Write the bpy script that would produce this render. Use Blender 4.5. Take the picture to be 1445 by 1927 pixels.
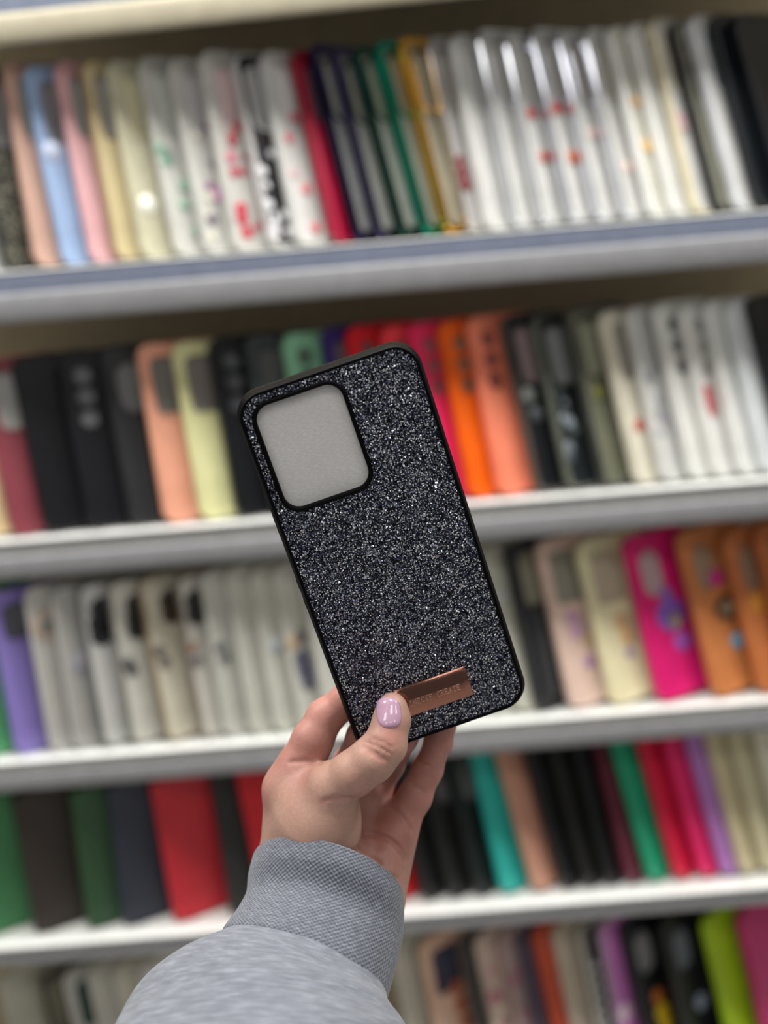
import bpy, bmesh, math, random
import numpy as np
from mathutils import Vector, Matrix

for o in list(bpy.data.objects):
    bpy.data.objects.remove(o, do_unlink=True)
scene = bpy.context.scene
COL = scene.collection
rnd = random.Random(7)

# ------------------------------------------------------------------ camera
W, H = 1445, 1927
FPX, PITCH, ROLL, DIST = 1900.0, 14.0, 4.65, 0.87
_p, _a = math.radians(PITCH), math.radians(ROLL)
CF = np.array([0, math.cos(_p), -math.sin(_p)])
_r0 = np.array([1.0, 0, 0]); _u0 = np.cross(_r0, CF)
CR = math.cos(_a) * _r0 - math.sin(_a) * _u0
CU = math.sin(_a) * _r0 + math.cos(_a) * _u0
CAM = np.array([0.0, -DIST, 0.0])
cd = bpy.data.cameras.new('camera')
cam = bpy.data.objects.new('camera', cd); COL.objects.link(cam)
m = Matrix.Identity(4)
for i in range(3):
    m[i][0], m[i][1], m[i][2], m[i][3] = CR[i], CU[i], -CF[i], CAM[i]
cam.matrix_world = m
cd.sensor_fit = 'VERTICAL'; cd.sensor_height = 36.0
cd.lens = FPX / H * 36.0
cd.clip_start = 0.01
cd.dof.use_dof = True
cd.dof.focus_distance = 0.418
cd.dof.aperture_fstop = 3.4
scene.camera = cam

# ------------------------------------------------------------------ light and exposure
scene.view_settings.view_transform = 'Standard'
scene.view_settings.look = 'None'
scene.view_settings.gamma = 1.0
scene.view_settings.use_curve_mapping = False
scene.view_settings.exposure = 0.12
wd = bpy.data.worlds.new('shop_air'); scene.world = wd; wd.use_nodes = True
wd.node_tree.nodes['Background'].inputs[0].default_value = (0.92, 0.95, 1.0, 1)
wd.node_tree.nodes['Background'].inputs[1].default_value = 0.13


def ceiling_panel(x, y, z, size, power, col=(1, 0.985, 0.96)):
    ld = bpy.data.lights.new('ceiling_panel', 'AREA')
    ld.shape = 'SQUARE'; ld.size = size; ld.energy = power; ld.color = col
    lo = bpy.data.objects.new('ceiling_panel', ld); COL.objects.link(lo)
    lo.location = (x, y, z)


CEIL = 1.15
for lx in (-1.0, 0.0, 1.0):
    ceiling_panel(lx, -0.33, CEIL, 0.30, 16.5)
    ceiling_panel(lx, -1.5, CEIL, 0.40, 3.2)
    ceiling_panel(lx, -2.7, CEIL, 0.40, 3.2)


# ------------------------------------------------------------------ helpers
def ray(px, py):
    return CF + CR * ((px - W / 2) / FPX) - CU * ((py - H / 2) / FPX)


def hit_y(px, py, Y):                       # point of the shelf plane y = Y that was measured at this spot
    d = ray(px, py); t = (Y - CAM[1]) / d[1]
    return CAM + d * t


def cam2world(v):                           # camera space (x right, y down, z forward) to world
    v = np.asarray(v, float)
    return CAM + v[..., 0:1] * CR - v[..., 1:2] * CU + v[..., 2:3] * CF


def lin(c):
    out = []
    for v in c[:3]:
        v = v / 255.0
        out.append(v / 12.92 if v <= 0.04045 else ((v + 0.055) / 1.055) ** 2.4)
    return tuple(out) + (1.0,)


def link(name, me, mat=None, parent=None):
    o = bpy.data.objects.new(name, me); COL.objects.link(o)
    if mat is not None and me is not None:
        if len(me.materials) == 0:
            me.materials.append(mat)
        elif me.materials[0] != mat:
            o.material_slots[0].link = 'OBJECT'; o.material_slots[0].material = mat
    if parent is not None:
        o.parent = parent
    return o


def mesh_from(name, verts, faces, smooth=True):
    me = bpy.data.meshes.new(name)
    me.from_pydata([tuple(v) for v in verts], [], [tuple(f) for f in faces])
    me.update()
    if smooth:
        me.polygons.foreach_set('use_smooth', [True] * len(me.polygons))
    return me


def bm_mesh(name, bm, smooth=True, angle=40):
    bmesh.ops.recalc_face_normals(bm, faces=bm.faces)
    me = bpy.data.meshes.new(name); bm.to_mesh(me); bm.free()
    if smooth:
        me.polygons.foreach_set('use_smooth', [True] * len(me.polygons))
        me.set_sharp_from_angle(angle=math.radians(angle))
    return me


def thing(name, label, cat, group=None, loc=(0, 0, 0)):
    o = bpy.data.objects.new(name, None); COL.objects.link(o)
    o.empty_display_size = 0.02
    o.location = loc; o['label'] = label; o['category'] = cat
    if group: o['group'] = group
    return o


def rrect(x0, x1, y0, y1, r, n=6):          # counter-clockwise rounded rectangle
    r = min(r, (x1 - x0) / 2 - 1e-6, (y1 - y0) / 2 - 1e-6)
    pts = []
    for cx, cy, a0 in ((x1 - r, y1 - r, 0), (x0 + r, y1 - r, 90), (x0 + r, y0 + r, 180), (x1 - r, y0 + r, 270)):
        for k in range(n + 1):
            a = math.radians(a0 + 90 * k / n)
            pts.append((cx + r * math.cos(a), cy + r * math.sin(a)))
    return pts


def plate(bm, loops, h0, h1, to3):          # flat plate with holes, between heights h0 and h1
    for hh in (h0, h1):
        es = []
        for lp in loops:
            vs = [bm.verts.new(to3(x, y, hh)) for x, y in lp]
            es += [bm.edges.new((vs[i], vs[(i + 1) % len(vs)])) for i in range(len(vs))]
        bmesh.ops.triangle_fill(bm, use_beauty=True, use_dissolve=False, edges=es)
    for lp in loops:
        n = len(lp)
        a = [bm.verts.new(to3(x, y, h0)) for x, y in lp]; b = [bm.verts.new(to3(x, y, h1)) for x, y in lp]
        for i in range(n):
            bm.faces.new((a[i], a[(i + 1) % n], b[(i + 1) % n], b[i]))
    bmesh.ops.remove_doubles(bm, verts=bm.verts, dist=1e-6)


def ring(bm, rect, r, prof, to3, n=6, extra=None):   # rounded rectangle swept with a closed profile of (offset, height)
    x0, x1, y0, y1 = rect
    rows = []
    for off, hh in prof:
        lp = rrect(x0 - off, x1 + off, y0 - off, y1 + off, max(r + off, 1e-4), n)
        if extra:
            lp = [extra(x, y, off, hh) for x, y in lp]
        rows.append([bm.verts.new(to3(x, y, hh)) for x, y in lp])
    N = len(rows[0])
    for k in range(len(rows)):
        a, b = rows[k], rows[(k + 1) % len(rows)]
        for i in range(N):
            bm.faces.new((a[i], a[(i + 1) % N], b[(i + 1) % N], b[i]))


def box(bm, x0, x1, y0, y1, z0, z1):
    vs = [bm.verts.new((x, y, z)) for x in (x0, x1) for y in (y0, y1) for z in (z0, z1)]
    for f in ((0, 1, 3, 2), (4, 6, 7, 5), (0, 4, 5, 1), (2, 3, 7, 6), (0, 2, 6, 4), (1, 5, 7, 3)):
        bm.faces.new([vs[i] for i in f])


def disc(bm, c, r, h, to3, n=14, sx=1.0):
    a = [bm.verts.new(to3(c[0] + r * sx * math.cos(2 * math.pi * i / n), c[1] + r * math.sin(2 * math.pi * i / n), 0)) for i in range(n)]
    b = [bm.verts.new(to3(c[0] + .8 * r * sx * math.cos(2 * math.pi * i / n), c[1] + .8 * r * math.sin(2 * math.pi * i / n), h)) for i in range(n)]
    fs = [bm.faces.new(b), bm.faces.new(a[::-1])]
    for i in range(n):
        fs.append(bm.faces.new((a[i], a[(i + 1) % n], b[(i + 1) % n], b[i])))
    return fs


# ------------------------------------------------------------------ materials
class NT:
    def __init__(s, name):
        s.m = bpy.data.materials.new(name); s.m.use_nodes = True
        s.t = s.m.node_tree; s.b = s.t.nodes['Principled BSDF']; s.out = s.t.nodes['Material Output']

    def n(s, typ, **kw):
        nd = s.t.nodes.new(typ)
        for k, v in kw.items():
            if k.startswith('i_'):
                nd.inputs[k[2:].replace('_', ' ')].default_value = v
            else:
                setattr(nd, k, v)
        return nd

    def l(s, a, b): s.t.links.new(a, b)

    def ramp(s, fac, stops, interp='LINEAR'):
        r = s.n('ShaderNodeValToRGB'); r.color_ramp.interpolation = interp
        e = r.color_ramp.elements
        while len(e) < len(stops): e.new(0.5)
        for i, (p, c) in enumerate(stops):
            e[i].position = p; e[i].color = c
        s.l(fac, r.inputs[0]); return r.outputs[0]

    def bump(s, h, strength, dist):
        b = s.n('ShaderNodeBump'); b.inputs['Strength'].default_value = strength; b.inputs['Distance'].default_value = dist
        s.l(h, b.inputs['Height']); s.l(b.outputs[0], s.b.inputs['Normal'])
        return b


_mc = {}


def plain(c, rough=0.45, metal=0.0, alpha=1.0, coat=0.0, vary=0.06):
    key = (tuple(c), rough, metal, alpha, coat)
    if key in _mc: return _mc[key]
    t = NT('plastic'); L = lin(c)
    tc = t.n('ShaderNodeTexCoord'); nz = t.n('ShaderNodeTexNoise', i_Scale=60.0, i_Detail=2.0)
    t.l(tc.outputs['Object'], nz.inputs['Vector'])
    d = tuple(max(0, v * (1 - vary)) for v in L[:3]) + (1,); u = tuple(min(1, v * (1 + vary)) for v in L[:3]) + (1,)
    t.l(t.ramp(nz.outputs[0], [(0.3, d), (0.7, u)]), t.b.inputs['Base Color'])
    t.b.inputs['Roughness'].default_value = rough; t.b.inputs['Metallic'].default_value = metal
    t.b.inputs['Alpha'].default_value = alpha; t.b.inputs['Coat Weight'].default_value = coat
    _mc[key] = t.m
    return t.m


def sequin_mat(base, spot, scale=420.0, thr=0.35):
    t = NT('sequin_print')
    tc = t.n('ShaderNodeTexCoord'); vo = t.n('ShaderNodeTexVoronoi', i_Scale=scale)
    t.l(tc.outputs['Object'], vo.inputs['Vector'])
    t.l(t.ramp(vo.outputs['Distance'], [(thr, lin(spot)), (thr + .1, lin(base))]), t.b.inputs['Base Color'])
    t.b.inputs['Roughness'].default_value = 0.35
    return t.m


def glitter_mat():
    t = NT('charcoal_glitter')
    tc = t.n('ShaderNodeTexCoord')
    vo = t.n('ShaderNodeTexVoronoi', voronoi_dimensions='2D', i_Scale=1650.0)
    t.l(tc.outputs['Object'], vo.inputs['Vector'])
    v2 = t.n('ShaderNodeTexVoronoi', voronoi_dimensions='2D', i_Scale=2700.0)
    t.l(tc.outputs['Object'], v2.inputs['Vector'])
    pick = t.n('ShaderNodeTexNoise', noise_dimensions='2D', i_Scale=420.0, i_Detail=1.0)
    t.l(tc.outputs['Object'], pick.inputs['Vector'])
    gt = t.n('ShaderNodeMath', operation='GREATER_THAN'); gt.inputs[1].default_value = 0.5
    t.l(pick.outputs[0], gt.inputs[0])
    mx = t.n('ShaderNodeMix', data_type='RGBA')
    t.l(gt.outputs[0], mx.inputs['Factor']); t.l(vo.outputs['Color'], mx.inputs['A']); t.l(v2.outputs['Color'], mx.inputs['B'])
    cell = mx.outputs['Result']
    sub = t.n('ShaderNodeVectorMath', operation='SUBTRACT'); sub.inputs[1].default_value = (0.5, 0.5, 0.5)
    t.l(cell, sub.inputs[0])
    sc = t.n('ShaderNodeVectorMath', operation='SCALE'); sc.inputs['Scale'].default_value = 1.5
    t.l(sub.outputs[0], sc.inputs[0])
    ge = t.n('ShaderNodeNewGeometry')
    ad = t.n('ShaderNodeVectorMath', operation='ADD'); t.l(ge.outputs['Normal'], ad.inputs[0]); t.l(sc.outputs[0], ad.inputs[1])
    no = t.n('ShaderNodeVectorMath', operation='NORMALIZE'); t.l(ad.outputs[0], no.inputs[0])
    t.l(no.outputs[0], t.b.inputs['Normal'])
    sp = t.n('ShaderNodeSeparateColor'); t.l(cell, sp.inputs[0])
    ml = t.n('ShaderNodeMath', operation='MULTIPLY_ADD'); ml.inputs[1].default_value = 7.31; ml.inputs[2].default_value = 0.0
    t.l(sp.outputs[0], ml.inputs[0])
    a2 = t.n('ShaderNodeMath', operation='ADD'); t.l(ml.outputs[0], a2.inputs[0]); t.l(sp.outputs[2], a2.inputs[1])
    fr = t.n('ShaderNodeMath', operation='FRACT'); t.l(a2.outputs[0], fr.inputs[0])
    base = t.ramp(fr.outputs[0], [(0.0, lin((12, 13, 20))), (0.40, lin((40, 45, 70))), (0.60, lin((76, 80, 101))), (0.77, lin((124, 126, 140))), (0.88, lin((210, 214, 224)))], 'CONSTANT')
    # sparkle of the flakes painted in as small constant white dots
    v3 = t.n('ShaderNodeTexVoronoi', voronoi_dimensions='2D', i_Scale=900.0)
    t.l(tc.outputs['Object'], v3.inputs['Vector'])
    s3 = t.n('ShaderNodeSeparateColor'); t.l(v3.outputs['Color'], s3.inputs[0])
    g3 = t.n('ShaderNodeMath', operation='MULTIPLY_ADD'); g3.inputs[1].default_value = 0.42; g3.inputs[2].default_value = -0.13
    t.l(s3.outputs[0], g3.inputs[0])
    lt = t.n('ShaderNodeMath', operation='LESS_THAN'); t.l(v3.outputs['Distance'], lt.inputs[0]); t.l(g3.outputs[0], lt.inputs[1])
    mb = t.n('ShaderNodeMix', data_type='RGBA'); mb.inputs['B'].default_value = lin((250, 251, 255))
    t.l(lt.outputs[0], mb.inputs['Factor']); t.l(base, mb.inputs['A']); t.l(mb.outputs['Result'], t.b.inputs['Base Color'])
    mm = t.n('ShaderNodeMath', operation='MULTIPLY_ADD'); mm.inputs[1].default_value = -0.65; mm.inputs[2].default_value = 0.75
    t.l(lt.outputs[0], mm.inputs[0]); t.l(mm.outputs[0], t.b.inputs['Metallic'])
    t.b.inputs['Roughness'].default_value = 0.24
    return t.m


def film_mat():
    t = NT('frosted_film')
    tc = t.n('ShaderNodeTexCoord')
    mp = t.n('ShaderNodeMapping'); mp.inputs['Rotation'].default_value = (0, 0, 0.5); mp.inputs['Scale'].default_value = (500, 2600, 1)
    t.l(tc.outputs['Object'], mp.inputs[0])
    nz = t.n('ShaderNodeTexNoise', i_Scale=1.0, i_Detail=3.0); t.l(mp.outputs[0], nz.inputs['Vector'])
    n2 = t.n('ShaderNodeTexNoise', i_Scale=45.0, i_Detail=3.0); t.l(tc.outputs['Object'], n2.inputs['Vector'])
    ad = t.n('ShaderNodeMath', operation='MULTIPLY_ADD'); ad.inputs[1].default_value = 0.4
    t.l(n2.outputs[0], ad.inputs[0]); t.l(nz.outputs[0], ad.inputs[2])
    t.l(t.ramp(ad.outputs[0], [(0.45, lin((228, 226, 225))), (0.72, lin((239, 237, 236))), (0.9, lin((252, 251, 250)))]), t.b.inputs['Base Color'])
    t.b.inputs['Roughness'].default_value = 0.5; t.b.inputs['Specular IOR Level'].default_value = 0.9
    t.bump(nz.outputs[0], 0.35, 0.0004)
    tl = t.n('ShaderNodeBsdfTranslucent'); tl.inputs[0].default_value = lin((250, 247, 243))
    ms = t.n('ShaderNodeMixShader'); ms.inputs[0].default_value = 0.05
    t.l(t.b.outputs[0], ms.inputs[1]); t.l(tl.outputs[0], ms.inputs[2]); t.l(ms.outputs[0], t.out.inputs['Surface'])
    return t.m


def skin_mat():
    t = NT('skin')
    tc = t.n('ShaderNodeTexCoord')
    n1 = t.n('ShaderNodeTexNoise', i_Scale=55.0, i_Detail=4.0); t.l(tc.outputs['Object'], n1.inputs['Vector'])
    n2 = t.n('ShaderNodeTexNoise', i_Scale=500.0, i_Detail=3.0); t.l(tc.outputs['Object'], n2.inputs['Vector'])
    at = t.n('ShaderNodeAttribute', attribute_name='flush_shade')
    base = t.ramp(n1.outputs[0], [(0.3, lin((196, 154, 136))), (0.7, lin((206, 164, 146)))])
    mx = t.n('ShaderNodeMix', data_type='RGBA'); mx.inputs['B'].default_value = lin((186, 116, 108))
    t.l(at.outputs['Fac'], mx.inputs['Factor']); t.l(base, mx.inputs['A'])
    m2 = t.n('ShaderNodeMix', data_type='RGBA', blend_type='MULTIPLY'); m2.inputs['Factor'].default_value = 0.22
    t.l(mx.outputs['Result'], m2.inputs['A']); t.l(n2.outputs[0], m2.inputs['B'])
    t.l(m2.outputs['Result'], t.b.inputs['Base Color'])
    t.b.inputs['Roughness'].default_value = 0.5
    t.b.inputs['Subsurface Weight'].default_value = 0.22
    t.b.inputs['Subsurface Radius'].default_value = (1.0, 0.35, 0.2)
    t.b.inputs['Subsurface Scale'].default_value = 0.004
    vo = t.n('ShaderNodeTexVoronoi', i_Scale=1100.0); t.l(tc.outputs['Object'], vo.inputs['Vector'])
    ad = t.n('ShaderNodeMath', operation='ADD'); t.l(vo.outputs['Distance'], ad.inputs[0]); t.l(n2.outputs[0], ad.inputs[1])
    t.bump(ad.outputs[0], 0.13, 0.0003)
    return t.m


def knit_mat(ribbed):
    t = NT('grey_marl_knit')
    uv = t.n('ShaderNodeUVMap')
    mp = t.n('ShaderNodeMapping'); mp.inputs['Scale'].default_value = (60, 40, 1) if ribbed else (34, 26, 1)
    t.l(uv.outputs[0], mp.inputs[0])
    n1 = t.n('ShaderNodeTexNoise', i_Scale=1.0, i_Detail=4.0, i_Roughness=0.6); t.l(mp.outputs[0], n1.inputs['Vector'])
    base = t.ramp(n1.outputs[0], [(0.32, lin((98, 101, 111))), (0.52, lin((115, 119, 129))), (0.7, lin((138, 143, 154)))])
    sx = t.n('ShaderNodeSeparateXYZ'); t.l(uv.outputs[0], sx.inputs[0])

    def wave(sock, k, ph=None):
        a = t.n('ShaderNodeMath', operation='MULTIPLY'); a.inputs[1].default_value = k; t.l(sock, a.inputs[0])
        o = a.outputs[0]
        if ph is not None:
            b = t.n('ShaderNodeMath', operation='ADD'); t.l(o, b.inputs[0]); t.l(ph, b.inputs[1]); o = b.outputs[0]
        s = t.n('ShaderNodeMath', operation='SINE'); t.l(o, s.inputs[0]); return s.outputs[0]
    if ribbed:
        w1 = wave(sx.outputs[0], 2 * math.pi * 100); w2 = wave(sx.outputs[1], 2 * math.pi * 25)
        mu = t.n('ShaderNodeMath', operation='MULTIPLY'); t.l(w1, mu.inputs[0]); t.l(w2, mu.inputs[1])
        hgt = mu.outputs[0]
        col = t.ramp(hgt, [(0.0, lin((120, 121, 128))), (0.5, (1, 1, 1, 1))])
        mm = t.n('ShaderNodeMath', operation='MULTIPLY_ADD'); mm.inputs[1].default_value = 0.5; mm.inputs[2].default_value = 0.5
        t.l(hgt, mm.inputs[0])
        col = t.ramp(mm.outputs[0], [(0.12, lin((206, 206, 211))), (0.6, (1, 1, 1, 1))])
        m2 = t.n('ShaderNodeMix', data_type='RGBA', blend_type='MULTIPLY'); m2.inputs['Factor'].default_value = 0.9
        t.l(base, m2.inputs['A']); t.l(col, m2.inputs['B']); base = m2.outputs['Result']
        t.bump(mm.outputs[0], 0.55, 0.0006)
    else:
        n2 = t.n('ShaderNodeTexNoise', i_Scale=900.0, i_Detail=3.0)
        tc = t.n('ShaderNodeTexCoord'); t.l(tc.outputs['Object'], n2.inputs['Vector'])
        t.bump(n2.outputs[0], 0.4, 0.0006)
    t.l(base, t.b.inputs['Base Color'])
    t.b.inputs['Roughness'].default_value = 0.95
    t.b.inputs['Sheen Weight'].default_value = 0.25
    return t.m


M_blackrub = plain((6, 6, 8), 0.5)
M_blackrub.node_tree.nodes['Principled BSDF'].inputs['Specular IOR Level'].default_value = 0.10
M_glitter = glitter_mat()
M_film = film_mat()
M_rose = plain((158, 112, 97), 0.13, 1.0)
M_rose2 = plain((252, 206, 188), 0.35, 1.0)
M_skin = skin_mat()
M_nail = plain((200, 160, 184), 0.14, coat=0.6)
M_cuff = knit_mat(True)
M_sleeve = knit_mat(False)
M_metal = plain((146, 146, 149), 0.5)
M_rail = plain((146, 155, 178), 0.4)
M_liner = plain((246, 247, 243), 0.3)
M_board = plain((214, 213, 208), 0.5)
M_wall = plain((196, 180, 148), 0.7)

# ------------------------------------------------------------------ the setting: back wall of the display
bm = bmesh.new(); box(bm, -0.85, 0.85, 0.152, 0.172, -1.15, 1.22)
ow = link('wall_back', bm_mesh('wall_back', bm), M_wall); ow['kind'] = 'structure'; ow['label'] = 'beige back panel behind the shelves'

bm = bmesh.new(); box(bm, -3.0, 3.0, -3.6, 0.172, -1.20, -1.15)
ow = link('floor', bm_mesh('floor', bm), plain((176, 172, 166), 0.4)); ow['kind'] = 'structure'; ow['label'] = 'light grey shop floor'
bm = bmesh.new(); box(bm, -3.0, 3.0, -3.6, 0.172, 1.22, 1.27)
ow = link('ceiling', bm_mesh('ceiling', bm), plain((225, 225, 222), 0.7)); ow['kind'] = 'structure'; ow['label'] = 'white shop ceiling'

# ------------------------------------------------------------------ shelves
YL = 0.0                                    # front plane of the shelf lips
CASE_Y = 0.020                              # front edge of the cases on the shelves


def zl(pairs):
    return sum(hit_y(x, y, YL)[2] for x, y in pairs) / len(pairs)


Z1, B1 = zl([(0, 517), (1445, 395)]), zl([(0, 612), (1445, 492)])
Z2, B2 = zl([(0, 1023), (1445, 903)]), zl([(0, 1090), (1445, 979)])
Z3, B3 = zl([(0, 1437), (1445, 1321)]), zl([(0, 1499), (1445, 1372)])
Z4, B4 = zl([(0, 1783), (1445, 1669)]), zl([(0, 1812), (1445, 1712)])
Z0, B0 = zl([(104, 0)]) + 0.0, zl([(250, 46)])
Z5, B5 = Z4 - 0.24, Z4 - 0.275
X0, X1 = -0.80, 0.80


def shelf(zt, zb, label, liner=True, band=0.4, drape=0.0, rec=0.0, lip=None, rail=None):
    t = thing('display_shelf', label, 'shelf', 'metal shelves of the phone case display', (0, 0, zt))
    hgt = zt - zb
    bm = bmesh.new(); box(bm, X0, X1, 0.004, 0.150, -min(0.022, hgt * .8), -0.0005)
    link('shelf_board', bm_mesh('shelf_board', bm), M_board, t)
    zb_ = -hgt * band

    def extr(name, prof, mat):
        bm = bmesh.new(); n = len(prof)
        a = [bm.verts.new((X0, y, z)) for y, z in prof]; b = [bm.verts.new((X1, y, z)) for y, z in prof]
        bm.faces.new(a[::-1]); bm.faces.new(b)
        for i in range(n):
            bm.faces.new((a[i], a[(i + 1) % n], b[(i + 1) % n], b[i]))
        return link(name, bm_mesh(name, bm, angle=25), mat, t)
    extr('label_rail', [(0.004, -0.0006), (0.0008, -0.0006), (0.0, -0.0012), (0.0, -0.0022), (rec, -0.0026), (0.0022 + rec * .6, zb_), (0.008, zb_), (0.008, -0.0006)], rail or M_rail)
    c = hgt * 0.10
    extr('front_lip', [(0.0075, zb_), (0.0025, zb_), (0.0006, zb_ - c * .5), (0.0, zb_ - c), (0.0, -hgt + c), (0.001, -hgt + c * .3), (0.003, -hgt), (0.0075, -hgt)], lip or M_metal)
    if liner:
        per, ns = 0.0088, 8
        nx = int((X1 - X0) / per * ns)
        verts, faces = [], []
        for i in range(nx + 1):
            x = X0 + (X1 - X0) * i / nx
            s = abs(math.sin(math.pi * x / per))
            for y, z in ((CASE_Y - .002, 0.0002), (CASE_Y - .002, 0.0005 + .0008 * s), (0.001, 0.0004 + .0008 * s), (-0.0004 - drape * .3, 0.0001 + .0006 * s),
                         (-0.0006 - drape * .3, -0.0004 - drape * s), (-0.0003, -0.0004 - drape * s), (-0.0002, -0.0002), (CASE_Y - .002, 0.0002)):
                verts.append((x, y, z))
        for i in range(nx):
            for k in range(7):
                a = i * 8 + k
                faces.append((a, a + 8, a + 9, a + 1))
        link('ribbed_liner', mesh_from('ribbed_liner', verts, faces), M_liner, t)
    return t


hd = shelf(Z0 + 0.03, B0, 'pale metal shelf cut off by the top edge of the photo', False, .03 / (Z0 + .03 - B0), 0, 0, plain((196, 188, 164), .5))
hd.rotation_euler.y = math.radians(-1.2)
shelf(Z1, B1, 'grey metal shelf carrying the top row of phone cases')
shelf(Z2, B2, 'grey metal shelf behind the top half of the glitter case', drape=.0004, rec=.004)
shelf(Z3, B3, 'grey metal shelf level with the bottom of the glitter case', drape=.0012, rec=.006)
shelf(Z4, B4, 'grey metal shelf beside the sweatshirt cuff with bright white ribbed liner', drape=.0032, rec=.006)
shelf(Z5, B5, 'lowest grey shelf under the bottom row of cases')

# ------------------------------------------------------------------ phone cases on the shelves
TO = lambda x, z, hh: (x, hh, z)
CW, CH, CT = 0.076, 0.161, 0.0088
PROF = [(-.0022, 0.0), (-.0008, -.0003), (0.0, .0010), (0.0, .0076), (-.0006, .0088), (-.0024, .0088), (-.0024, .0018)]


def cut_loops(cut, w, h):
    if cut == 'tall': return [rrect(.009, .046, h - .064, h - .013, .008)]
    if cut == 'square': return [rrect(.009, .044, h - .048, h - .012, .009)]
    if cut == 'oval': return [rrect(.010, .036, h - .062, h - .016, .013)]
    if cut == 'lens': return [[(.0185 + .0085 * math.cos(a * math.pi / 8), h - d + .0085 * math.sin(a * math.pi / 8)) for a in range(16)] for d in (.022, .041, .060)]
    return []


_meshes = {}


def shell_mesh(cut, w, h):
    k = ('shell', cut, w, h)
    if k not in _meshes:
        bm = bmesh.new()
        plate(bm, [rrect(.0005, w - .0005, .0005, h - .0005, .0115)] + cut_loops(cut, w, h), 0.0, 0.0016, TO)
        _meshes[k] = bm_mesh('shell', bm, angle=30)
    return _meshes[k]


def frame_mesh(w, h, wide=False):
    k = ('frame', w, h, wide)
    if k not in _meshes:
        bm = bmesh.new(); ring(bm, (0, w, 0, h), .012, [(-.0075, 0.0), (-.0070, -.0004)] + PROF[1:] if wide else PROF, TO)
        _meshes[k] = bm_mesh('frame', bm, angle=30)
    return _meshes[k]


def rim_mesh(cut, w, h):
    k = ('rim', cut, w, h)
    if k not in _meshes:
        bm = bmesh.new()
        pr = [(0.0, -.0011), (.0014, -.0011), (.0018, -.0001), (.0018, .0002), (0.0, .0002)]
        if cut == 'lens':
            for d in (.022, .041, .060): ring(bm, (.010, .027, h - d - .0085, h - d + .0085), .0085, pr, TO, 5)
        else:
            r = {'tall': (.009, .046, h - .064, h - .013), 'square': (.009, .044, h - .048, h - .012), 'oval': (.010, .036, h - .062, h - .016)}[cut]
            ring(bm, r, {'tall': .008, 'square': .009, 'oval': .013}[cut], pr, TO)
        _meshes[k] = bm_mesh('camera_rim', bm, angle=30)
    return _meshes[k]


def card_mesh(w, h):
    k = ('card', w, h)
    if k not in _meshes:
        bm = bmesh.new(); plate(bm, [rrect(.003, w - .003, .003, h - .003, .009)], .0021, .0028, TO)
        _meshes[k] = bm_mesh('insert_card', bm)
    return _meshes[k]


def wallet_meshes(w, h):
    k = ('wallet', w, h)
    if k not in _meshes:
        bm = bmesh.new(); plate(bm, [rrect(.004, w, 0, h, .009)], 0.0, .003, TO); c = bm_mesh('front_cover', bm)
        bm = bmesh.new(); plate(bm, [rrect(.004, w, 0, h, .009)], .0088, .0115, TO); d = bm_mesh('back_cover', bm)
        bm = bmesh.new(); n = 10
        out = [(.006 - .0062 * math.sin(math.pi * i / n), .00575 - .00575 * math.cos(math.pi * i / n)) for i in range(n + 1)]
        a = [bm.verts.new((x, y, .003)) for x, y in out]; b = [bm.verts.new((x, y, h - .003)) for x, y in out]
        bm.faces.new(a); bm.faces.new(b[::-1])
        for i in range(n + 1): bm.faces.new((a[i], a[(i + 1) % (n + 1)], b[(i + 1) % (n + 1)], b[i]))
        s = bm_mesh('spine', bm, angle=35)
        bm = bmesh.new(); plate(bm, [rrect(.008, w - .004, .004, h - .004, .007)], .0034, .0084, TO); p = bm_mesh('inner_tray', bm)
        _meshes[k] = (c, d, s, p)
    return _meshes[k]


WT = .0115


def build_case(label, group, X, z, tau, l2, yaw, cy, kind, color, cut, card, deco, frame, h):
    w = CW
    root = thing('wallet_case' if kind == 'wallet' else 'phone_case', label, 'phone case', group)
    if kind == 'wallet':
        mat = plain(color, 0.5)
        c, d, s, p = wallet_meshes(w, h)
        link('front_cover', c, mat, root); link('back_cover', d, mat, root); link('spine', s, mat, root)
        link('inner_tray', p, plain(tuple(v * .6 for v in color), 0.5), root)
    else:
        if kind == 'sequin': mat = sequin_mat(color, card)
        elif kind == 'clear': mat = plain(color, 0.18, alpha=0.62)
        elif kind == 'matte': mat = plain(color, 0.6)
        else: mat = plain(color, 0.32)
        sh = link('shell', shell_mesh(cut, w, h), mat, root)
        if frame is None: fm = mat if kind != 'clear' else plain(color, 0.15, alpha=0.8)
        elif frame[0] in 'mM': fm = plain(frame[1], 0.14, 1.0)
        else: fm = plain(frame[1], 0.3)
        fo = link('frame', frame_mesh(w, h, bool(frame) and frame[0] == 'M'), fm, root)
        if cut:
            link('camera_rim', rim_mesh(cut, w, h), fm, root)
        cc = (150, 150, 150) if (card is None or kind == 'sequin') else card
        link('insert_card', card_mesh(w, h), plain(cc, 0.6), root)
        if deco:
            for (u, v, r, c) in deco:
                bm = bmesh.new(); disc(bm, (u, v), r, -.0011, lambda x, zz, hh: (x, hh - .0002, zz))
                link('printed_dot', bm_mesh('printed_dot', bm), plain(c, 0.4), root)
    rot = Matrix.Rotation(yaw, 4, 'Z') @ Matrix.Rotation(-tau, 4, 'X') @ Matrix.Rotation(-l2, 4, 'Y')   # tipped back against its neighbour
    T = CT if kind != 'wallet' else WT
    low = min((rot @ Vector((x, y, zz)))[2] for x, zz in rrect(0, w, 0, h, .012) for y in (0, T))
    root.matrix_world = Matrix.Translation((X, cy, z - low + .0004)) @ rot
    return root


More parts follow.
